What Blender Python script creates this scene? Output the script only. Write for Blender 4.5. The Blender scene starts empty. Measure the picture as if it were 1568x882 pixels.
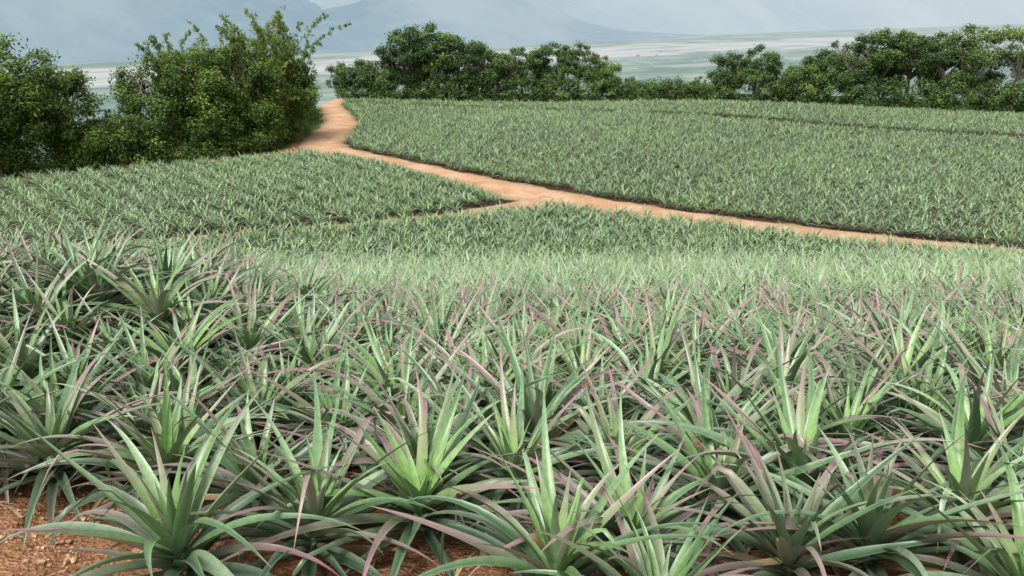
import bpy, math, random
import numpy as np
from mathutils import Vector, Euler
R = np.random.default_rng(7)
random.seed(7)
scn = bpy.context.scene

# ------------------------------------------------------------------ helpers
def add_mesh(name, V, F, mat=None, attrs=None, smooth=False, link=True, matidx=None):
    me = bpy.data.meshes.new(name)
    V = np.asarray(V, dtype=np.float32)
    if isinstance(F, np.ndarray):
        n, k = F.shape
        me.vertices.add(len(V)); me.vertices.foreach_set('co', V.ravel())
        me.loops.add(n*k); me.loops.foreach_set('vertex_index', F.astype(np.int32).ravel())
        me.polygons.add(n)
        me.polygons.foreach_set('loop_start', np.arange(0, n*k, k, dtype=np.int32))
        me.update(calc_edges=True)
    else:
        me.from_pydata(V.tolist(), [], F)
    if attrs:
        for a, vals in attrs.items():
            at = me.attributes.new(a, 'FLOAT', 'POINT')
            at.data.foreach_set('value', np.asarray(vals, dtype=np.float32))
    mats = mat if isinstance(mat, (list, tuple)) else [mat]
    for m in mats:
        if m: me.materials.append(m)
    if matidx is not None:
        me.polygons.foreach_set('material_index', np.asarray(matidx, dtype=np.int32))
    me.polygons.foreach_set('use_smooth', np.full(len(me.polygons), smooth))
    me.update()
    ob = bpy.data.objects.new(name, me)
    if link: scn.collection.objects.link(ob)
    return ob

class NT:
    def __init__(s, name, tree=None):
        s.m = bpy.data.materials.new(name); s.m.use_nodes = True
        s.t = s.m.node_tree; s.t.nodes.clear()
    def n(s, typ, **kw):
        nd = s.t.nodes.new(typ)
        for k, v in kw.items(): setattr(nd, k, v)
        return nd
    def l(s, a, b): s.t.links.new(a, b)
    def setin(s, sock, v):
        if isinstance(v, bpy.types.NodeSocket): s.l(v, sock)
        elif isinstance(v, (tuple, list)) and len(v) == 3 and sock.type == 'RGBA': sock.default_value = (*v, 1)
        else: sock.default_value = v
    def attr(s, name, typ='GEOMETRY'):
        nd = s.n('ShaderNodeAttribute'); nd.attribute_name = name; nd.attribute_type = typ
        return nd.outputs['Fac']
    def math(s, op, a, b=0.0, c=0.0, clamp=False):
        nd = s.n('ShaderNodeMath', operation=op); nd.use_clamp = clamp
        s.setin(nd.inputs[0], a); s.setin(nd.inputs[1], b); s.setin(nd.inputs[2], c)
        return nd.outputs[0]
    def mix(s, f, a, b, blend='MIX'):
        nd = s.n('ShaderNodeMix', data_type='RGBA', blend_type=blend)
        s.setin(nd.inputs[0], f); s.setin(nd.inputs[6], a); s.setin(nd.inputs[7], b)
        return nd.outputs[2]
    def noise(s, scale, detail=3, rough=.55, vec=None, out='Fac', dist=0.0):
        nd = s.n('ShaderNodeTexNoise'); nd.inputs['Scale'].default_value = scale
        nd.inputs['Detail'].default_value = detail; nd.inputs['Roughness'].default_value = rough
        nd.inputs['Distortion'].default_value = dist
        if vec is not None: s.l(vec, nd.inputs['Vector'])
        return nd.outputs[out]
    def ss(s, v, a, b, lo=0.0, hi=1.0):
        nd = s.n('ShaderNodeMapRange', interpolation_type='SMOOTHSTEP')
        s.setin(nd.inputs[0], v); nd.inputs[1].default_value = a; nd.inputs[2].default_value = b
        nd.inputs[3].default_value = lo; nd.inputs[4].default_value = hi
        return nd.outputs[0]
    def ramp(s, f, stops):
        nd = s.n('ShaderNodeValToRGB'); cr = nd.color_ramp
        while len(cr.elements) < len(stops): cr.elements.new(.5)
        for e, (p, c) in zip(cr.elements, stops): e.position = p; e.color = (*c, 1)
        s.setin(nd.inputs[0], f); return nd.outputs[0]
    def pos(s): return s.n('ShaderNodeNewGeometry').outputs['Position']
    def bsdf(s, col, rough=.6, spec=.4, bump=None, bstr=.3, bdist=.02):
        b = s.n('ShaderNodeBsdfPrincipled'); s.setin(b.inputs['Base Color'], col)
        s.setin(b.inputs['Roughness'], rough); s.setin(b.inputs['Specular IOR Level'], spec)
        if bump is not None:
            bp = s.n('ShaderNodeBump'); bp.inputs['Strength'].default_value = bstr
            bp.inputs['Distance'].default_value = bdist
            s.l(bump, bp.inputs['Height']); s.l(bp.outputs[0], b.inputs['Normal'])
        return b.outputs[0]
    def translucent(s, sh, col, f):
        t = s.n('ShaderNodeBsdfTranslucent'); s.setin(t.inputs[0], col)
        mx = s.n('ShaderNodeMixShader'); s.setin(mx.inputs[0], f); s.l(sh, mx.inputs[1]); s.l(t.outputs[0], mx.inputs[2])
        return mx.outputs[0]
    def out(s, sh):
        o = s.n('ShaderNodeOutputMaterial'); s.l(sh, o.inputs[0]); return s.m

# ------------------------------------------------------------------ materials
def mat_pineapple(name, detail=True, merged=False):
    k = NT(name)
    lt, lk, lr, le = k.attr('lt'), k.attr('lk'), k.attr('lr'), k.attr('le')
    if merged: tint = k.attr('tint'); orand = k.attr('orand')
    else: tint = 0.0; orand = k.n('ShaderNodeObjectInfo').outputs['Random']
    if detail:
        tc = k.pos()
        base = k.ramp(lr, [(0, (.032, .100, .048)), (.35, (.072, .175, .080)), (.7, (.150, .285, .145)), (1, (.36, .48, .32))])
        base = k.mix(k.ss(lk, .62, .15, 0, .82), base, (.020, .062, .034))     # older, lower leaves are darker, with the shade between leaves painted in
    else:
        base = k.ramp(lr, [(0, (.085, .19, .09)), (.5, (.215, .345, .18)), (1, (.44, .55, .36))])
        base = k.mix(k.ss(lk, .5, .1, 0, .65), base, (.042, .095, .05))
    yf = k.math('MULTIPLY', k.ss(lk, .30, .95), k.ss(lt, 1.15, .1))
    yf = k.math('MULTIPLY', yf, k.math('ADD', .30, k.math('MULTIPLY', orand, .7)))
    yf = k.math('ADD', yf, k.math('MULTIPLY', tint, .5), clamp=True)
    c = k.mix(yf, base, (.36, .64, .12) if detail else (.38, .58, .19))
    if detail:
        c = k.mix(k.math('MULTIPLY', le, .38), c, (.43, .52, .35))
        ns = k.noise(28, 2, .6, tc)
        c = k.mix(k.ss(ns, .35, .75, 0, .30), c, (.028, .075, .04))
    pr = k.ss(k.math('FRACT', k.math('MULTIPLY', lr, 7.31)), .38, .85)
    pf = k.math('MULTIPLY', pr, k.ss(lt, .10, 1.0, .14, .92))
    pf = k.math('MULTIPLY', pf, k.ss(lk, 1.0, .55, .40, 1))
    if not detail: pf = k.math('MULTIPLY', pf, .4)
    c = k.mix(pf, c, (.40, .195, .25))
    dr = k.math('MULTIPLY', k.ss(lt, .90, 1.0), .75)
    c = k.mix(dr, c, (.38, .23, .13))
    if detail:
        dead = k.ss(k.math('FRACT', k.math('MULTIPLY', lr, 23.7)), .93, .94)
        dead = k.math('MULTIPLY', dead, k.ss(lk, .35, .2))
        c = k.mix(dead, c, (.34, .22, .12))
    geo = k.n('ShaderNodeNewGeometry')
    under = k.mix(k.math('MULTIPLY', pr, .65), (.12, .20, .13), (.34, .21, .27))
    c = k.mix(k.math('MULTIPLY', geo.outputs['Backfacing'], .65), c, under)
    if detail: sh = k.bsdf(c, .34, .55, bump=ns, bstr=.12, bdist=.004)
    else: sh = k.bsdf(c, .42, .5)
    return k.out(k.translucent(sh, k.mix(.5, c, (.22, .46, .06)), .11))

def mat_foliage(name, stops, tr=.22):
    k = NT(name)
    cb, lr = k.attr('cb'), k.attr('lr')
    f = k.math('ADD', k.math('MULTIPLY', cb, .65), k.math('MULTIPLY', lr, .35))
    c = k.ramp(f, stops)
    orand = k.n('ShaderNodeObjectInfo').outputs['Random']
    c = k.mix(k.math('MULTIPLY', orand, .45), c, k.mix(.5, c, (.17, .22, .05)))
    sh = k.bsdf(c, .5, .35)
    return k.out(k.translucent(sh, c, tr))

def mat_bark(name, a, b):
    k = NT(name); tc = k.n('ShaderNodeTexCoord').outputs['Object']
    ns = k.noise(6, 5, .65, tc)
    return k.out(k.bsdf(k.mix(ns, a, b), .85, .2, bump=ns, bstr=.5, bdist=.03))

def valley_nodes(k):
    """hazy river plain, coloured from world position"""
    p = k.pos(); sx = k.n('ShaderNodeSeparateXYZ'); k.l(p, sx.inputs[0])
    w = k.math('SUBTRACT', sx.outputs[1], k.math('MULTIPLY', sx.outputs[0], .7))
    rt = k.n('ShaderNodeVectorRotate', rotation_type='Z_AXIS'); rt.inputs['Angle'].default_value = -math.atan(.7); k.l(p, rt.inputs['Vector'])
    mp = k.n('ShaderNodeMapping'); mp.inputs['Scale'].default_value = (.0016, .0040, .003); k.l(rt.outputs[0], mp.inputs[0])
    n1 = k.noise(1.0, 6, .6, mp.outputs[0]); n2 = k.noise(2.2, 7, .62, mp.outputs[0])
    n3 = k.noise(.010, 5, .7, p)
    w2 = k.math('ADD', w, k.math('MULTIPLY', k.math('SUBTRACT', n1, .5), 700))
    river = k.math('MULTIPLY', k.ss(w2, 2020, 2070), k.ss(w2, 2620, 2570))
    fields = k.ramp(k.ss(n2, .38, .62), [(0, (.20, .32, .27)), (.5, (.31, .43, .36)), (1, (.49, .56, .47))])
    fields = k.mix(k.ss(n3, .50, .62, 0, .6), fields, (.185, .30, .275))          # tree belts
    gravel = k.ramp(k.ss(n2, .40, .56), [(0, (.42, .49, .45)), (.4, (.62, .64, .60)), (1, (.74, .73, .68))])
    chan = k.ss(k.math('ABSOLUTE', k.math('SUBTRACT', n1, .52)), .018, .0, 0, .7)
    gravel = k.mix(chan, gravel, (.42, .55, .61))
    c = k.mix(river, fields, gravel)
    hz = k.ss(sx.outputs[1], 600, 4600, .08, .55)  # distance haze painted into the plain's colour
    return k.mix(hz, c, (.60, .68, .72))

def mat_ground():
    k = NT('ground_soil'); p = k.pos()
    n1 = k.noise(.9, 6, .65, p); n2 = k.noise(14, 5, .7, p); n3 = k.noise(90, 3, .6, p)
    vo = k.n('ShaderNodeTexVoronoi'); vo.inputs['Scale'].default_value = 38; k.l(p, vo.inputs['Vector'])
    soil = k.mix(k.ss(n2, .36, .62), (.25, .105, .045), (.52, .28, .145))
    soil = k.mix(k.ss(n1, .4, .62, 0, .6), soil, (.20, .09, .044))
    soil = k.mix(k.ss(n3, .55, .70, 0, .6), soil, (.62, .44, .28))
    soil = k.mix(k.ss(vo.outputs['Distance'], .0, .22, .4, 0), soil, (.12, .055, .03))
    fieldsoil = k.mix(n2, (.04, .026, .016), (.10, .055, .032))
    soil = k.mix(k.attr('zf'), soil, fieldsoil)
    green = k.mix(k.ss(n2, .3, .7), (.04, .08, .02), (.12, .19, .045))
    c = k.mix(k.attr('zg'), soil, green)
    hgt = k.math('ADD', n2, k.math('MULTIPLY', vo.outputs['Distance'], .6))
    near = k.bsdf(c, .9, .15, bump=hgt, bstr=.8, bdist=.05)
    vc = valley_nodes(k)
    em = k.n('ShaderNodeEmission'); k.l(vc, em.inputs[0]); em.inputs[1].default_value = 1.0  # valley colour glows by emission, standing in for airlight
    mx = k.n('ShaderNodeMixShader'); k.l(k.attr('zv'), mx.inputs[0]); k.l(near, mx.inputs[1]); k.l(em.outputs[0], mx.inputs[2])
    m = k.out(mx.outputs[0]); m.cycles.emission_sampling = 'NONE'; return m

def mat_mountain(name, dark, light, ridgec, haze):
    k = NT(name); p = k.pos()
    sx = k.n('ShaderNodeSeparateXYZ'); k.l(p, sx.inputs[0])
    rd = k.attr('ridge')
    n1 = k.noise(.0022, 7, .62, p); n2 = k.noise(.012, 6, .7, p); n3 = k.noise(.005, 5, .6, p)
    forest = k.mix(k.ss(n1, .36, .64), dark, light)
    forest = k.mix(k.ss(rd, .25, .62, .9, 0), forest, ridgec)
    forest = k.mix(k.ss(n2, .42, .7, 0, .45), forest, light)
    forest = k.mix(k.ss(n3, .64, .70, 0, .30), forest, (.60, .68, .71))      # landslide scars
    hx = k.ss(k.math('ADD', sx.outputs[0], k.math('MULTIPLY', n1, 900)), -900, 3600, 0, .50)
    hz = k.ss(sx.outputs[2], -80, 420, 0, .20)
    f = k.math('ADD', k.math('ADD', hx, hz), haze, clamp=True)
    c = k.mix(f, forest, (.70, .78, .82))  # aerial haze painted over the slope colour
    em = k.n('ShaderNodeEmission'); k.l(c, em.inputs[0]); em.inputs[1].default_value = 1.0  # slopes glow by emission in place of real airlight
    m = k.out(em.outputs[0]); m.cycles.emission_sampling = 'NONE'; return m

def mat_path():
    k = NT('orange_dirt'); p = k.pos()
    n1 = k.noise(.5, 5, .6, p); n2 = k.noise(5, 5, .7, p)
    c = k.mix(k.ss(n1, .35, .65), (.48, .27, .155), (.59, .39, .255))
    c = k.mix(k.ss(n2, .45, .75, 0, .55), c, (.35, .19, .11))
    c = k.mix(k.math('MULTIPLY', k.attr('edge'), k.ss(n2, .30, .55)), c, (.13, .13, .055))
    return k.out(k.bsdf(c, .95, .1, bump=n2, bstr=.6, bdist=.06))

def mat_simple(name, a, b, scale=20, rough=.8):
    k = NT(name); p = k.pos(); n = k.noise(scale, 4, .6, p)
    return k.out(k.bsdf(k.mix(k.ss(n, .3, .7), a, b), rough, .2))

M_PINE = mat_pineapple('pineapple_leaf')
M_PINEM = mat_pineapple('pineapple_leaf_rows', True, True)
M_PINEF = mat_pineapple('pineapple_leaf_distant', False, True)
M_GROUND = mat_ground()
M_PATH = mat_path()
M_BARK = mat_bark('grey_bark', (.14, .12, .09), (.28, .25, .20))
M_PALE = mat_bark('pale_bark', (.40, .38, .34), (.66, .63, .57))
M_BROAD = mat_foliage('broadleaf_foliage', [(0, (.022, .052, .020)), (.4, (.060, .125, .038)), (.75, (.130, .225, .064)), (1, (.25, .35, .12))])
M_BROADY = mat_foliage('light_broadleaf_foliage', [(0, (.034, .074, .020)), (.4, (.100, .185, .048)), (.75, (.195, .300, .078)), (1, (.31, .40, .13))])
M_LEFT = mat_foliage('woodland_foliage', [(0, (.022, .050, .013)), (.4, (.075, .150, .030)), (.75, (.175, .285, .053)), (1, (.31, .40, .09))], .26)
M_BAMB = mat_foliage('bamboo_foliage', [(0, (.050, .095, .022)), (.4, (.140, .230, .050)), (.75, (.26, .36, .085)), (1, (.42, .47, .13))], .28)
M_CULM = mat_simple('bamboo_culm', (.16, .19, .06), (.32, .31, .13), 3, .5)

# ------------------------------------------------------------------ terrain
KY = [-400, -6, 0, 1.4, 3, 5, 8, 15, 28, 36.5, 45, 108]
KZ = [-1.5, -1.6, -1.75, -2.35, -2.78, -3.2, -4.1, -6.2, -9.95, -12, -12, -12]
def sstep(v, a, b):
    t = np.clip((v-a)/(b-a), 0, 1); return t*t*(3-2*t)
MAIN = np.array([(70,17.6,2.4),(40,30.8,2.4),(24.8,37.5,2.0),(20.5,39.6,2.0),(11.9,45.0,2.3),(4.8,49.3,3.4),(.5,52.2,3.9),(-3.9,56.3,2.4),
                 (-9.2,61.3,2.3),(-14.5,66.4,2.9),(-17,70.2,3.8),(-17.2,76,3.8),(-17.6,83,3.3),(-19.8,91,2.8),(-21.8,97,2.4),(-22.5,104,2.2)])
SIDE = np.array([(3.0,50,2.6),(0,48.3,2.0),(-3.2,46.2,.75),(-10.4,42.9,.55),(-17,40.2,.55),(-26,37.3,.55),(-45,31,.6),(-70,24,.6)])
FARGAP = np.array([(-22,99,.9),(0,93.8,1.1),(22,86,1.3),(46,73.2,1.5),(75,56,1.5)])
def height(x, y):
    x = np.asarray(x, float); y = np.asarray(y, float)
    z = 0
    for d in (-1.2, -.6, 0, .6, 1.2): z = z + np.interp(y+d*np.clip(y/8, .2, 1.5), KY, KZ)/5
    z = z + .88*sstep(-x, 1.2, 5.0)*sstep(y, 4.5, 8.5)*(1-sstep(y, 10, 16))
    und = .16*np.sin(x*.13+1)*np.sin(y*.11) + .12*np.sin(x*.07-y*.09+2)
    z = z + und*sstep(y, 12, 30)
    edge = np.interp(x, [-90, -40, -30, -24, -22, 20, 57, 120], [46, 58, 64, 80, 112, 112, 104, 90])
    d = np.maximum(y-edge, 0)
    return z - np.interp(d, [0, 12, 60, 160, 420, 700], [0, 1.5, 14, 60, 132, 138])
def dist_poly(P, x, y):
    best = np.full(x.shape, 1e9)
    for a, b in zip(P[:-1], P[1:]):
        dx, dy = b[0]-a[0], b[1]-a[1]
        t = np.clip(((x-a[0])*dx+(y-a[1])*dy)/(dx*dx+dy*dy), 0, 1)
        d = np.hypot(x-a[0]-t*dx, y-a[1]-t*dy) - (a[2]+(b[2]-a[2])*t)/2
        best = np.minimum(best, d)
    return best
def inpoly(poly, x, y):
    ins = np.zeros(x.shape, bool); n = len(poly)
    for i in range(n):
        x1, y1 = poly[i][:2]; x2, y2 = poly[(i+1) % n][:2]
        c = ((y1 > y) != (y2 > y)) & (x < (x2-x1)*(y-y1)/((y2-y1) if y2 != y1 else 1e-9)+x1)
        ins ^= c
    return ins
FAR = [tuple(p[:2]) for p in MAIN] + [(-22, 101), (18, 99.5), (57, 89.5), (95, 79), (95, 5)]
sd = [tuple(p[:2]) for p in SIDE]
LEFT = [(2, 51.2), (-3.9, 56.3), (-9.2, 61.3), (-14.5, 65.6), (-17.2, 64.6), (-35, 54), (-50, 48), (-72, 38)] + sd[::-1]
NEARP = [(70, 17.6), (40, 30.8), (24.8, 37.5), (20.5, 39.6), (11.9, 45.0), (4.8, 49.3)] + sd + [(-30, 4.1), (-3.2, 4.1), (30, 4.1)]

def axis(segs):
    out = []
    for a, b, s in segs: out += list(np.arange(a, b, s))
    out.append(segs[-1][1]); return np.array(out)
gx = axis([(-9000, -1200, 400), (-1200, -200, 50), (-200, -80, 8), (-80, -8, 1), (-8, 8, .10), (8, 80, 1), (80, 200, 8), (200, 1200, 50), (1200, 9000, 400)])
gy = axis([(-400, -10, 30), (-10, 2, 1), (2, 8, .10), (8, 110, .8), (110, 700, 10), (700, 9000, 180)])
X, Y = np.meshgrid(gx, gy)
Z = height(X, Y)
micro = (np.sin(X*9.1+Y*3.3)*np.sin(Y*8.3-X*2.1)*.026 + R.normal(0, .010, X.shape))*((np.abs(X) < 8)&(Y > 2)&(Y < 8))
Z = Z+micro
nyy, nxx = X.shape
idx = np.arange(nyy*nxx).reshape(nyy, nxx)
F = np.stack([idx[:-1, :-1], idx[:-1, 1:], idx[1:, 1:], idx[1:, :-1]], -1).reshape(-1, 4)
zone_in = (inpoly(FAR, X, Y) | inpoly(LEFT, X, Y) | (inpoly(NEARP, X, Y) & (Y > 5.0)))
zf = np.clip(zone_in.astype(float), sstep(Y, 4.0, 5.2)*(Y < 12), 1)
edge = np.interp(X, [-90, -40, -30, -20, -15, 20, 57, 120], [40, 52, 57, 66, 101, 100, 90, 78])
zg = sstep(Y-edge, 0, 2.5); zg = np.where((X < -19.5) & (Y > 66), 1, zg)
zv = sstep(Y, 300, 600)
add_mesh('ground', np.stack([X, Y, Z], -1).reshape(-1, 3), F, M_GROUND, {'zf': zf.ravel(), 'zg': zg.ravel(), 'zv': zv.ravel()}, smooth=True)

def path_mesh(name, P, zoff):
    pts = []
    for a, b in zip(P[:-1], P[1:]):
        n = max(2, int(np.hypot(*(b-a)[:2])/.5))
        for t in np.linspace(0, 1, n, endpoint=False): pts.append(a+(b-a)*t)
    pts = np.array(pts+[P[-1]])
    for _ in range(6): pts[1:-1] = (pts[:-2]+2*pts[1:-1]+pts[2:])/4
    tan = np.gradient(pts[:, :2], axis=0); tan /= np.linalg.norm(tan, axis=1)[:, None]
    nr = np.stack([-tan[:, 1], tan[:, 0]], 1)
    cols = np.linspace(-1, 1, 11); V = []; E = []
    for i, p in enumerate(pts):
        wob = .18*math.sin(i*.7)+.12*math.sin(i*1.9+1)
        for c in cols:
            w = p[2]/2+.25+(wob if abs(c) == 1 else 0)
            q = p[:2]+nr[i]*c*w
            V.append((q[0], q[1], float(height(q[0], q[1]))+zoff-(.03 if abs(c) == 1 else 0)-.02*math.cos(c*6)))
            E.append(max(abs(c)**3, float(np.clip(1.25-p[2]*.55, 0, .9))))
    F = []
    for i in range(len(pts)-1):
        for j in range(10):
            a = i*11+j; F.append((a, a+11, a+12, a+1))
    return add_mesh(name, V, np.array(F)[:, ::-1], M_PATH, {'edge': E}, smooth=True)
path_mesh('dirt_path', MAIN, .06)
path_mesh('dirt_path', SIDE, .075)

# ------------------------------------------------------------------ pineapple plants
def make_pineapple(name, nl, seg, rng, wmul=1.0, flat=False, mat=None, data=False):
    V = []; F = []; LT = []; LK = []; LR = []; LE = []
    lean = rng.normal(0, .08, 2)
    az0 = rng.uniform(0, 6.28)
    for i in range(nl):
        k = i/(nl-1)
        az = az0+i*2.39996+rng.normal(0, .22)
        phi = math.radians(10+66*k**.95)+rng.normal(0, .12)
        L = np.interp(k, [0, .25, .65, .88, 1], [.62, .90, .84, .50, .26])*rng.uniform(.8, 1.15)
        bend = math.radians(np.interp(k, [0, .4, .75, 1], [55, 80, 46, 8]))*rng.uniform(.25, 1.35)
        W = np.interp(k, [0, .5, 1], [.058, .066, .048])*rng.uniform(.8, 1.15)*wmul
        kink = rng.random() < .12 and .15 < k < .9
        kt = rng.uniform(.5, .8); tw = rng.normal(0, .5); drift = rng.normal(0, .24)
        p = np.array([math.cos(az)*.02, math.sin(az)*.02, .10+.20*k])
        r = rng.random(); dt = 1.0/seg; b0 = len(V)
        nj = 2 if flat else 3
        for s in range(seg+1):
            t = s*dt
            ph = phi-bend*t**1.35
            if kink and t > kt: ph -= 1.5*(min(1, (t-kt)/.12))
            ph = max(ph, -1.5)
            a = az+drift*t
            T = np.array([math.cos(a)*math.cos(ph), math.sin(a)*math.cos(ph), math.sin(ph)])
            side0 = np.array([math.sin(a), -math.cos(a), 0])
            n0 = np.cross(side0, T)
            th = tw*t
            sdv = side0*math.cos(th)+n0*math.sin(th); nn = np.cross(sdv, T)
            w = W*(.8+.25*math.sin(math.pi*min(1, t*1.6)))*max(0, 1-t**1.9)**.9
            if s == seg: w = .002
            ch = .40*(1-.5*t)
            c = p + np.array([lean[0], lean[1], 0])*p[2]
            if flat: row = [c-sdv*w/2, c+sdv*w/2]; ee = [.4, .4]
            else: row = [c-sdv*w/2+nn*w*ch, c, c+sdv*w/2+nn*w*ch]; ee = [1, 0, 1]
            for q, e in zip(row, ee):
                V.append(q); LT.append(t); LK.append(k); LR.append(r); LE.append(e)
            p = p+T*L*dt
            if p[2] < .02: p[2] = .02
        for s in range(seg):
            for j in range(nj-1):
                a = b0+s*nj+j; F.append((a, a+1, a+nj+1, a+nj))
    at = {'lt': np.array(LT), 'lk': np.array(LK), 'lr': np.array(LR), 'le': np.array(LE)}
    if data: return (np.array(V), np.array(F), at)
    return add_mesh(name, V, np.array(F), mat, at, smooth=True, link=False)

hi = [make_pineapple('pineapple_plant_form', 48, 12, R, mat=M_PINE) for _ in range(16)]
fore = [make_pineapple('', 44, 9, R, data=True) for _ in range(16)]
mid = [make_pineapple('', 30, 5, R, 1.1, True, data=True) for _ in range(12)]
low = [make_pineapple('', 20, 4, R, 1.2, True, data=True) for _ in range(12)]

def merged(name, pts, scl, tint, protos, mat):
    """whole field as one real mesh"""
    n = len(pts); which = R.integers(0, len(protos), n); VV = []; FF = []; A = {k: [] for k in ('lt', 'lk', 'lr', 'le', 'tint', 'orand')}; off = 0
    for i, (v, f, at) in enumerate(protos):
        m = which == i; c = m.sum()
        if not c: continue
        a = R.uniform(0, 6.28, c); ca, sa = np.cos(a), np.sin(a); s = scl[m]
        lean = R.normal(0, .12, (c, 2))
        x = v[None, :, 0]*ca[:, None]-v[None, :, 1]*sa[:, None]+v[None, :, 2]*lean[:, :1]
        y = v[None, :, 0]*sa[:, None]+v[None, :, 1]*ca[:, None]+v[None, :, 2]*lean[:, 1:]
        z = np.repeat(v[None, :, 2], c, 0)
        P = np.stack([x, y, z], -1)*s[:, None, None]+pts[m][:, None, :]
        VV.append(P.reshape(-1, 3).astype(np.float32))
        nv = len(v); FF.append((f[None]+(np.arange(c)*nv)[:, None, None]+off).reshape(-1, 4)); off += c*nv
        for k in ('lt', 'lk', 'le'): A[k].append(np.tile(at[k], c))
        A['lr'].append(np.mod(np.tile(at['lr'], c)+np.repeat(R.random(c), nv), 1))
        A['tint'].append(np.repeat(tint[m], nv)); A['orand'].append(np.repeat(R.random(c), nv))
    print(name, n, 'plants', sum(len(f) for f in FF), 'quads')
    return add_mesh(name, np.concatenate(VV), np.concatenate(FF), mat, {k: np.concatenate(v) for k, v in A.items()}, smooth=True)

def rows(poly, ang, rowsp, insp, pair=None, jit=.08, gap=.30, nearlim=9):
    P = np.array([q[:2] for q in poly]); a = math.radians(ang)
    d = np.array([math.cos(a), math.sin(a)]); n = np.array([-d[1], d[0]])
    s = P@d; t = P@n
    out = []
    for r in np.arange(t.min(), t.max(), rowsp):
        for o in ([0] if pair is None else [0, pair]):
            q = np.arange(s.min()+R.uniform(0, insp), s.max(), insp)
            q = q+R.normal(0, jit, len(q)); tr = r+o+R.normal(0, jit*.8, len(q))
            out.append(q[:, None]*d+tr[:, None]*n)
    Q = np.concatenate(out); x, y = Q[:, 0], Q[:, 1]
    keep = inpoly(poly, x, y) & (dist_poly(MAIN, x, y) > gap) & (dist_poly(SIDE, x, y) > gap) & (dist_poly(FARGAP, x, y) > .1)
    keep &= (np.abs(x) < y*.72+nearlim)
    return Q[keep]
def tintf(Q, a=.25):
    x, y = Q[:, 0], Q[:, 1]
    f = np.sin(x*.31+1.2)*np.sin(y*.23+.4)+.6*np.sin(x*.9-y*.7)+R.normal(0, .55, len(x))
    t = a*.5*f
    t[R.random(len(x)) < .03] += .5
    return np.clip(t, -.2, .95)
def place(name, Q, protos, smin, smax, a=.25, mat=None):
    z = height(Q[:, 0], Q[:, 1]); pts = np.column_stack([Q, z]); s = R.uniform(smin, smax, len(Q)); t = tintf(Q, a)
    merged(name, pts, s, t, protos, mat or M_PINEF)

place('pineapple_far_field', rows(FAR, 152, .92, .42), low, .72, .94, .40)
place('pineapple_left_field', rows(LEFT, 132, 1.58, .38, .56, .11), low, .80, 1.04, .26)
qn = rows(NEARP, 163, .76, .56, None, .10)
far_n = qn[qn[:, 1] > 15]; mid_n = qn[(qn[:, 1] <= 15) & (qn[:, 1] > 5.6)]; near_n = qn[qn[:, 1] <= 5.6]
place('pineapple_near_field', far_n, mid, .90, 1.10, .22)
place('pineapple_foreground_rows', mid_n, fore, .92, 1.28, .12, M_PINEM)
front = [(-1.62, 3.22), (-1.10, 3.50), (-.50, 3.80), (.20, 3.02), (.66, 3.45), (1.36, 3.18), (1.82, 3.32), (2.45, 3.6), (3.05, 3.35), (-3.75, 4.3), (-3.05,4.6), (1.15, 3.95),(-2.25,4.3),
         (.05, 4.25), (-1.55, 4.15), (1.75, 3.95), (2.35, 2.95), (2.9, 4.0), (.60, 2.72)]
allf = front + [tuple(q) for q in near_n if abs(q[0]) < 6 and min(math.hypot(q[0]-f[0], q[1]-f[1]) for f in front) > .46]
print('front plants', len(allf), 'mid', len(mid_n))
for i, (x, y) in enumerate(allf):
    ob = bpy.data.objects.new('pineapple_plant', hi[i % 16].data)
    ob.location = (x, y, float(height(x, y))-.01)
    ob.rotation_euler = (R.normal(0, .08), R.normal(0, .08), R.uniform(0, 6.28))
    s = R.uniform(.94, 1.26); ob.scale = (s, s, s*R.uniform(.90, 1.02)); scn.collection.objects.link(ob)

# ------------------------------------------------------------------ gravel, litter
def ico(r, rng):
    bp = [(0,0,1),(.894,0,.447),(.276,.851,.447),(-.724,.526,.447),(-.724,-.526,.447),(.276,-.851,.447),(.724,.526,-.447),(-.276,.851,-.447),(-.894,0,-.447),(-.276,-.851,-.447),(.724,-.526,-.447),(0,0,-1)]
    f = [(0,1,2),(0,2,3),(0,3,4),(0,4,5),(0,5,1),(1,6,2),(2,7,3),(3,8,4),(4,9,5),(5,10,1),(6,7,2),(7,8,3),(8,9,4),(9,10,5),(10,6,1),(11,7,6),(11,8,7),(11,9,8),(11,10,9),(11,6,10)]
    v = np.array(bp)*rng.uniform(.65, 1.3, (12, 1))*np.array([1, rng.uniform(.6, 1), rng.uniform(.4, .8)])*r
    a = rng.uniform(0, 6.28); c, s = math.cos(a), math.sin(a)
    v = v@np.array([[c, -s, 0], [s, c, 0], [0, 0, 1]]); return v, np.array(f)
V = []; F = []; o = 0
for _ in range(4600):
    x, y = R.uniform(-5, 5), R.uniform(2.3, 5.5)
    if R.random() < .4: x, y = R.uniform(-3.6, -1.6), R.uniform(2.5, 4.3)
    r = .005+.018*R.random()**4+(.026 if R.random() < .012 else 0)
    v, f = ico(r, R); V.append(v+np.array([x, y, float(height(x, y))+r*.3])); F.append(f+o); o += 12
M_PEB = mat_simple('orange_stone', (.28, .13, .065), (.68, .47, .31), 9)
add_mesh('gravel', np.concatenate(V), np.concatenate(F), M_PEB)
V = []; F = []; o = 0
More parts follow.
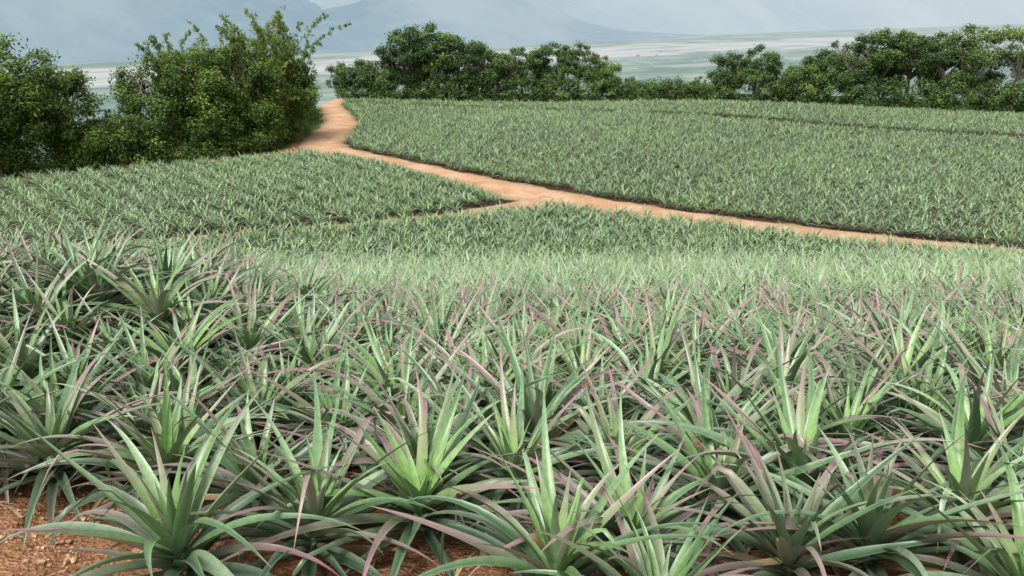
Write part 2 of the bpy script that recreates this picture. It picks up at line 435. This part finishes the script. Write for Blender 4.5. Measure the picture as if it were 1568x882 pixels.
for _ in range(1000):
    x, y = R.uniform(-5, 5), R.uniform(2.4, 7); L = R.uniform(.05, .32); a = R.uniform(0, 6.28); w = R.uniform(.002, .012)
    if y < 4 and x < -1.9 and R.random() < .8: continue
    z = float(height(x, y))+.015; d = np.array([math.cos(a), math.sin(a), 0]); n = np.array([-d[1], d[0], 0])
    bow = R.uniform(.0, .06)
    for t in (0, .35, .7, 1):
        c = np.array([x, y, z+bow*math.sin(t*3.1)])+d*L*t+n*L*.15*t*t
        V += [c-n*w*(1-t*.8), c+n*w*(1-t*.8)]
    for s in range(3): F.append((o+s*2, o+s*2+1, o+s*2+3, o+s*2+2))
    o += 8
add_mesh('dry_leaf_litter', V, np.array(F), mat_simple('dry_straw', (.24, .15, .08), (.55, .42, .26), 9))

# ------------------------------------------------------------------ trees
def tube(p0, p1, r0, r1, V, F, n=6, bow=None, seg=4):
    p0 = np.array(p0, float); p1 = np.array(p1, float)
    if bow is None: bow = np.zeros(3)
    ax = p1-p0; ax /= np.linalg.norm(ax)+1e-9
    u = np.cross(ax, [0.3, .9, .1]); u /= np.linalg.norm(u); w = np.cross(ax, u); b = len(V)
    for s in range(seg+1):
        t = s/seg; c = p0+(p1-p0)*t+bow*math.sin(t*math.pi); r = r0+(r1-r0)*t
        for j in range(n):
            a = j*2*math.pi/n; V.append(c+u*r*math.cos(a)+w*r*math.sin(a))
    for s in range(seg):
        for j in range(n):
            F.append((b+s*n+j, b+s*n+(j+1) % n, b+(s+1)*n+(j+1) % n, b+(s+1)*n+j))
def leaf_quads(C, N, L, W, rng):
    n = len(C)
    nn = N*.8+rng.normal(0, .6, (n, 3)); nn /= np.linalg.norm(nn, axis=1)[:, None]
    a = rng.normal(0, 1, (n, 3)); a -= (a*nn).sum(1)[:, None]*nn; a /= np.linalg.norm(a, axis=1)[:, None]
    b = np.cross(nn, a); l = (L*rng.uniform(.6, 1.3, n))[:, None]; w = (W*rng.uniform(.7, 1.2, n))[:, None]
    v = np.stack([C-a*l/2, C+b*w/2-a*l*.05, C+a*l/2-nn*l*.12, C-b*w/2-a*l*.05], 1).reshape(-1, 3)
    return v, np.arange(n*4).reshape(-1, 4)
def clump_leaves(cents, rads, per, L, W, rng, flat=.75):
    CC = []; NN = []; CB = []
    mr = np.mean(rads)
    for c, r in zip(cents, rads):
        n = int(per*(r/mr)**2)
        d = rng.normal(0, 1, (n, 3)); d /= np.linalg.norm(d, axis=1)[:, None]
        lump = 1+.28*np.sin(d[:, 0]*5+c[0]*3)+.22*np.sin(d[:, 1]*6+c[2]*5)
        rad = r*rng.random(n)**.4*lump
        q = c+d*rad[:, None]*np.array([1, 1, flat]); CC.append(q)
        NN.append(d*.6+np.array([0, 0, .7]))
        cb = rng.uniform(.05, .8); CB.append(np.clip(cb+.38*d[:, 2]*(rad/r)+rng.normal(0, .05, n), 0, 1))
    CC = np.concatenate(CC); NN = np.concatenate(NN); CB = np.concatenate(CB)
    v, f = leaf_quads(CC, NN, L, W, rng)
    return v, f, np.repeat(CB, 4), np.repeat(rng.random(len(CC)), 4)
def finish_tree(name, BV, BF, v, f, cb, lr, mats):
    BV = np.array(BV); BF = np.array(BF)
    V = np.concatenate([BV, v]); F = np.concatenate([BF, f+len(BV)])
    z = np.zeros(len(BV))
    return add_mesh(name, V, F, mats, {'cb': np.concatenate([z, cb]), 'lr': np.concatenate([z, lr])},
                    matidx=np.r_[np.zeros(len(BF)), np.ones(len(f))], link=False)
def broadleaf(H, Rw, rng, style='dense', L=.26, per=170, bark=None, ncl=46, mat=None, lo=None):
    BV = []; BF = []
    top = np.array([rng.normal(0, .2), rng.normal(0, .2), H*(.5 if style == 'dense' else .42)])
    tube((0, 0, -.5), top, .03*H, .018*H, BV, BF, 8, rng.normal(0, .12, 3))
    cents = []; rads = []
    lo = lo if lo is not None else (.10 if style == 'dense' else .36)
    k = 0
    while len(cents) < ncl and k < 5000:
        k += 1
        d = rng.normal(0, 1, 3); d /= np.linalg.norm(d); r = rng.uniform(.25, .9)**.6
        c = np.array([d[0]*Rw*r, d[1]*Rw*r, H*(lo+1)/2+d[2]*H*(1-lo)/2*r*.94])
        if style != 'dense' and c[2] < H*(.42+.15*rng.random()): continue
        rr = H*rng.uniform(.055, .13)
        if style != 'dense' and any(np.linalg.norm(c-q) < rr*.9 for q in cents): continue
        cents.append(c); rads.append(rr)
    ml = 7 if style == 'dense' else 9
    limbs = []
    for i in range(ml):
        a = i*2*math.pi/ml+rng.normal(0, .3); e = top+np.array([math.cos(a)*Rw*.5, math.sin(a)*Rw*.5, H*rng.uniform(.12, .32)])
        st = top*rng.uniform(.65, 1); tube(st, e, .014*H, .007*H, BV, BF, 6, rng.normal(0, .15, 3)); limbs.append(e)
    for c in cents:
        e = min(limbs, key=lambda q: np.linalg.norm(q-c)); tube(e, c, .006*H, .002*H, BV, BF, 5, rng.normal(0, .12, 3), 3)
    v, f, cb, lr = clump_leaves(cents, rads, per, L, L*.5, rng, .8 if style == 'dense' else .62)
    return finish_tree('tree_form', BV, BF, v, f, cb, lr, [bark or M_BARK, mat or M_BROAD])
def bamboo(H, rng, nc=24, spread=1.6, tall=6, tl0=1.15, lowt=.18):
    BV = []; BF = []; CC = []; NN = []; CB = []
    for i in range(nc):
        a = rng.uniform(0, 6.28); b = np.array([math.cos(a), math.sin(a), 0])*spread*.4*rng.random()
        istall = i < tall
        h = H*(rng.uniform(.78, 1.0) if istall else rng.uniform(.42, .75)); lean = rng.uniform(.1, .5)*spread*(1.5 if istall else 1)
        dr = np.array([math.cos(a+rng.normal(0, .5)), math.sin(a), 0]); pts = []
        for s in range(13):
            t = s/12; pts.append(b+np.array([0, 0, h*(t-.12*t**6)])+dr*lean*(t**2*1.0+t**5*1.3))
        for p, q, s in zip(pts[:-1], pts[1:], range(12)):
            tube(p, q, .045*(1-s/13), .045*(1-(s+1)/13)+.004, BV, BF, 5, None, 1)
        cbase = rng.uniform(.15, .85)
        for t in np.linspace(lowt, 1.0, 34):
            s = min(11, int(t*12)); c = pts[s]+(pts[s+1]-pts[s])*(t*12-s)
            tl = (tl0-.72*t*tl0/1.15)*rng.uniform(.3, 1.4)*.9
            aa = rng.uniform(0, 6.28); td = np.array([math.cos(aa), math.sin(aa), rng.uniform(-.1, .9)])
            n = 12; u = rng.random(n)**.7
            q = c+td*tl*u[:, None]+np.array([0, 0, -.45])*tl*(u**2)[:, None]+rng.normal(0, .03+.07*tl, (n, 3))
            CC.append(q); NN.append(np.tile([0, 0, .7], (n, 1))+rng.normal(0, .4, (n, 3))); CB.append(np.clip(cbase+rng.normal(0, .12)+.15*t+np.zeros(n), 0, 1))
    CC = np.concatenate(CC); NN = np.concatenate(NN); CB = np.concatenate(CB)
    v, f = leaf_quads(CC, NN, .34, .08, rng)
    return finish_tree('bamboo_form', BV, BF, v, f, np.repeat(CB, 4), np.repeat(rng.random(len(CC)), 4), [M_CULM, M_BAMB])

T_D = [broadleaf(8, 3.3, R, 'dense', L=.30, per=180, ncl=50) for _ in range(3)] + [broadleaf(8, 3.0, R, 'dense', L=.30, per=180, ncl=44, mat=M_BROADY) for _ in range(2)]
T_U = [broadleaf(8, 3.7, R, 'umbrella', L=.28, ncl=42, per=190) for _ in range(4)]
T_P = [broadleaf(8, 3.8, R, 'umbrella', ncl=28, per=170, bark=M_PALE, mat=M_BROADY) for _ in range(2)]
T_L = [broadleaf(8, 2.8, R, 'dense', L=.24, per=210, ncl=52, mat=M_LEFT) for _ in range(4)]
B_ = [bamboo(10, R) for _ in range(4)]
BP = [bamboo(10, R, 8, 2.2, 8, .95, .45) for _ in range(3)]
def bt(kind, x, y, top_z, w=1.0, name='broadleaf_tree', rz=None):
    h = top_z-float(height(x, y))+.3
    s = h/(10 if (kind in B_ or kind in BP) else 8)
    ob = bpy.data.objects.new(name, kind.data)
    ob.location = (x, y, float(height(x, y))-.3); ob.rotation_euler = (0, 0, R.uniform(0, 6.28) if rz is None else rz)
    ob.scale = (s*w, s*w, s); scn.collection.objects.link(ob)
for (k, x, y, tz, w) in [
    (T_L[0], -38.5, 56, -2.4, 1.15), (T_L[1], -35.2, 57.5, -2.2, 1.05), (T_L[2], -33.0, 59.5, -4.2, 1.1), (T_L[3], -41, 60, -2.6, 1.2), (T_L[1], -44, 54, -2.6, 1.1), (T_L[2], -49, 55, -2.8, 1.1),
    (T_L[0], -31.3, 60.5, -8.0, 1.5), (T_L[3], -29.8, 61.5, -7.2, 1.5), (T_L[2], -36.5, 56.2, -5.2, 1.2),
    (T_L[1], -28.2, 63.5, -3.8, 1.0), (T_L[2], -25.4, 66, -3.0, 1.05), (T_L[3], -22.8, 68.5, -2.8, 1.1), (T_L[1], -20.6, 73, -4.4, 1.1), (T_L[2], -27, 69, -3.4, 1.0), (T_L[0], -24, 65.6, -6.0, 1.2)]:
    bt(k, x, y, tz, w)
for (k, x, y, tz, w) in [
    (B_[0], -36.3, 57, -2.0, .8), (B_[1], -33.6, 59, -3.6, .8), (B_[2], -27.2, 65, -1.8, .75), (B_[3], -24.6, 66.0, -2.4, .8),
    (B_[0], -22.7, 67.8, -1.8, .85), (B_[1], -21.0, 70.0, -.8, .85), (B_[2], -19.8, 73, -.4, .85), (B_[3], -20.6, 69.0, -3.6, .9), (B_[1], -40, 55, -2.4, .9),
    (BP[0], -27.0, 65.5, -.8, .75), (BP[1], -22.6, 70, .4, .8), (BP[2], -20.8, 71.5, .8, .8), (BP[0], -19.4, 73.5, .6, .8), (BP[1], -36.8, 58, -1.6, .8), (BP[2], -24.4, 68, -.4, .75)]:
    bt(k, x, y, tz, w, 'bamboo_clump')
rear = [(T_D[0], -22.5, 108, -7.6), (T_D[1], -19.2, 108, -7.0), (T_D[2], -16.2, 106, -6.4), (T_U[0], -13.2, 105.5, -3.0), (T_D[0], -13.0, 107, -4.6), (T_U[1], -10.6, 107, -2.8), (T_D[3], -9.6, 105.0, -6.6), (T_U[2], -6.6, 106, -3.7), (T_D[1], -3.6, 105.5, -4.5),
        (T_D[2], -.8, 106, -6.6), (T_U[3], 1.4, 107, -5.4), (T_D[4], 3.4, 107, -8.0), (T_U[0], 5.4, 106, -5.0), (T_U[1], 8.8, 107, -5.2), (T_D[3], 11.7, 105, -6.4), (T_D[0], 15.3, 105, -9.2), (T_D[4], 19.4, 105, -9.6), (T_D[2], 23.6, 103, -9.0),
        (T_D[0], 27.0, 103, -6.0), (T_U[1], 30.5, 102.5, -5.2), (T_D[4], 33.8, 103, -7.0), (T_D[3], 37, 101.5, -6.4), (T_D[2], 41.5, 100.5, -3.7), (T_U[0], 45, 100, -3.2), (T_U[2], 48.6, 100, -3.0), (T_D[1], 51.8, 98, -4.8),
        (T_P[0], 55.2, 98.5, -2.3), (T_P[1], 59.8, 97, -2.0), (T_D[3], 63.5, 97, -3.2), (T_P[0], 67, 96, -3.0), (T_D[2], 71, 95, -3.4), (T_D[1], 76, 94, -3.6), (T_D[0], 80, 92, -3.4),
        (T_D[2], 57, 101, -5.6), (T_D[0], 47, 103, -5.0), (T_D[1], 39, 104, -5.4), (T_D[3], 28.5, 106, -7.6), (T_U[3], 53.0, 102, -3.3)]
for k, x, y, tz in rear: bt(k, x, y, tz, 1.08)
def thicket(name, line, n, hmin, hmax, mat, L=.24, per=110):
    P = np.array(line, float); cents = []; rads = []
    seg = np.hypot(*np.diff(P, axis=0).T); cum = np.r_[0, np.cumsum(seg)]
    for _ in range(n):
        s = R.uniform(0, cum[-1]); x = np.interp(s, cum, P[:, 0]); y = np.interp(s, cum, P[:, 1])
        x += R.normal(0, .5); y += R.uniform(-.3, 2.2)
        env = .55+.45*math.sin(s*.55+1)*math.sin(s*.23)
        h = R.random()*(hmin+(hmax-hmin)*max(0, env))
        if 13 < x < 25 and y > 95: h *= .62
        cents.append(np.array([x, y, float(height(x, y))+h])); rads.append(R.uniform(.5, 1.0))
    v, f, cb, lr = clump_leaves(cents, rads, per, L, L*.5, R, .8)
    add_mesh(name, v, f, mat, {'cb': cb, 'lr': lr})
thicket('shrub_thicket', [(-22, 104.2), (18, 102.5), (40, 97.3), (57, 92.8), (85, 85.5)], 900, 2.6, 4.2, M_BROAD, .30, 95)
thicket('shrub_thicket', [(-22, 104), (18, 102.2), (40, 97), (57, 92.5), (85, 85.3)], 240, 1.6, 3.8, M_BROADY, .30, 95)
thicket('shrub_thicket', [(-52, 50.2), (-35, 56.2), (-24, 63.0), (-20.8, 67.0), (-21.0, 76), (-21.8, 84), (-24, 92)], 700, 2.0, 4.4, M_LEFT, .22, 120)
thicket('shrub_thicket', [(-46, 51.5), (-33, 57.2), (-24, 62.7), (-21.0, 67.2)], 110, .6, 3.4, M_BAMB, .22, 110)

# ------------------------------------------------------------------ mountains
def fbm(x, y, seed, octs=6):
    r = np.random.default_rng(seed); z = np.zeros_like(x); a = 1; f = 1
    for _ in range(octs):
        for _ in range(3):
            t = r.uniform(0, 6.28); p = r.uniform(0, 6.28)
            z += a*(1-np.abs(np.sin((x*math.cos(t)+y*math.sin(t))*f+p)))/3
        a *= .5; f *= 1.95
    return z
def mountains(name, w0, slope, amp, seed, mat, top, fade=None):
    a = np.linspace(-7000, 9000, 420); w = w0+np.linspace(0, 1, 130)**1.3*3500
    A, W = np.meshgrid(a, w); d = W-w0
    sp = 1-np.abs(np.sin(A*.0021+seed+.9*np.sin(W*.0016)+fbm(A*.0009, W*.0009, 5, 3)*1.5))
    fb = fbm(A*.0022, W*.0022, seed)
    rr = .55*sp+.45*fb/1.2
    Hh = d*slope+amp*(rr-.45)*np.clip(d/450, 0, 1)
    Hh = np.minimum(Hh, top+.12*(Hh-top))
    if fade: Hh = Hh*(1-.95*sstep(A+260*fb, fade[0], fade[1]))
    Hh = Hh-160
    Y_ = W+.7*A
    i = np.arange(A.size).reshape(A.shape)
    F = np.stack([i[:-1, :-1], i[:-1, 1:], i[1:, 1:], i[1:, :-1]], -1).reshape(-1, 4)
    return add_mesh(name, np.stack([A, Y_, Hh], -1).reshape(-1, 3), F, mat, {'ridge': rr.ravel()}, smooth=True)
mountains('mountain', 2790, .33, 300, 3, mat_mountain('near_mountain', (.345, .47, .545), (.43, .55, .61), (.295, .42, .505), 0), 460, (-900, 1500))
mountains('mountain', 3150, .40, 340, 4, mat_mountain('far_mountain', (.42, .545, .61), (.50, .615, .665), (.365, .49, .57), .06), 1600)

# distant village on the plain
V = []; F = []; MI = []
for _ in range(22):
    x = R.normal(400, 210); y = 1900+.7*x+R.normal(0, 160); z = -150
    sx_, sy_, h = R.uniform(2.5, 5), R.uniform(2.5, 4), R.uniform(3, 4.5); b = len(V)
    V += [(x-sx_, y-sy_, z), (x+sx_, y-sy_, z), (x+sx_, y+sy_, z), (x-sx_, y+sy_, z), (x-sx_, y-sy_, z+h), (x+sx_, y-sy_, z+h), (x+sx_, y+sy_, z+h), (x-sx_, y+sy_, z+h), (x-sx_, y, z+h+2), (x+sx_, y, z+h+2)]
    F += [(b, b+1, b+5, b+4), (b+1, b+2, b+6, b+5), (b+2, b+3, b+7, b+6), (b+3, b, b+4, b+7), (b+4, b+5, b+9, b+8), (b+6, b+7, b+8, b+9), (b+5, b+6, b+9), (b+7, b+4, b+8)]
    MI += [0, 0, 0, 0, 1, 1, 0, 0]
add_mesh('distant_village', V, F, [mat_simple('hazy_wall', (.30, .33, .35), (.36, .39, .41), .01), mat_simple('hazy_roof', (.17, .23, .28), (.26, .30, .33), .01)], matidx=MI)

# ------------------------------------------------------------------ light, sky, camera
wd = bpy.data.worlds.new('World'); scn.world = wd; wd.use_nodes = True
nt = wd.node_tree; bg = nt.nodes['Background']
sky = nt.nodes.new('ShaderNodeTexSky'); sky.sky_type = 'NISHITA'; sky.sun_disc = False
SE, SR = math.radians(60), math.radians(-150)
sky.sun_elevation = SE; sky.sun_rotation = SR; sky.dust_density = 6; sky.air_density = 1.6
hs = nt.nodes.new('ShaderNodeHueSaturation'); hs.inputs['Saturation'].default_value = .30
nt.links.new(sky.outputs[0], hs.inputs['Color']); nt.links.new(hs.outputs[0], bg.inputs[0]); bg.inputs[1].default_value = .15
sl = bpy.data.lights.new('sun', 'SUN'); sl.energy = 2.5; sl.angle = math.radians(20); sl.color = (1, .98, .95)
so = bpy.data.objects.new('sun', sl); scn.collection.objects.link(so)
d = Vector((math.sin(SR)*math.cos(SE), math.cos(SR)*math.cos(SE), math.sin(SE)))
so.rotation_euler = d.to_track_quat('Z', 'Y').to_euler(); so.location = (0, 0, 30)
cam = bpy.data.cameras.new('camera'); cam.sensor_width = 36; cam.lens = 28.0; cam.clip_end = 30000; cam.clip_start = .05
co = bpy.data.objects.new('camera', cam); scn.collection.objects.link(co)
co.location = (0, 0, 0); co.rotation_euler = (math.radians(90-19.9), 0, 0); scn.camera = co
scn.view_settings.view_transform = 'Standard'; scn.view_settings.look = 'None'; scn.view_settings.exposure = 0
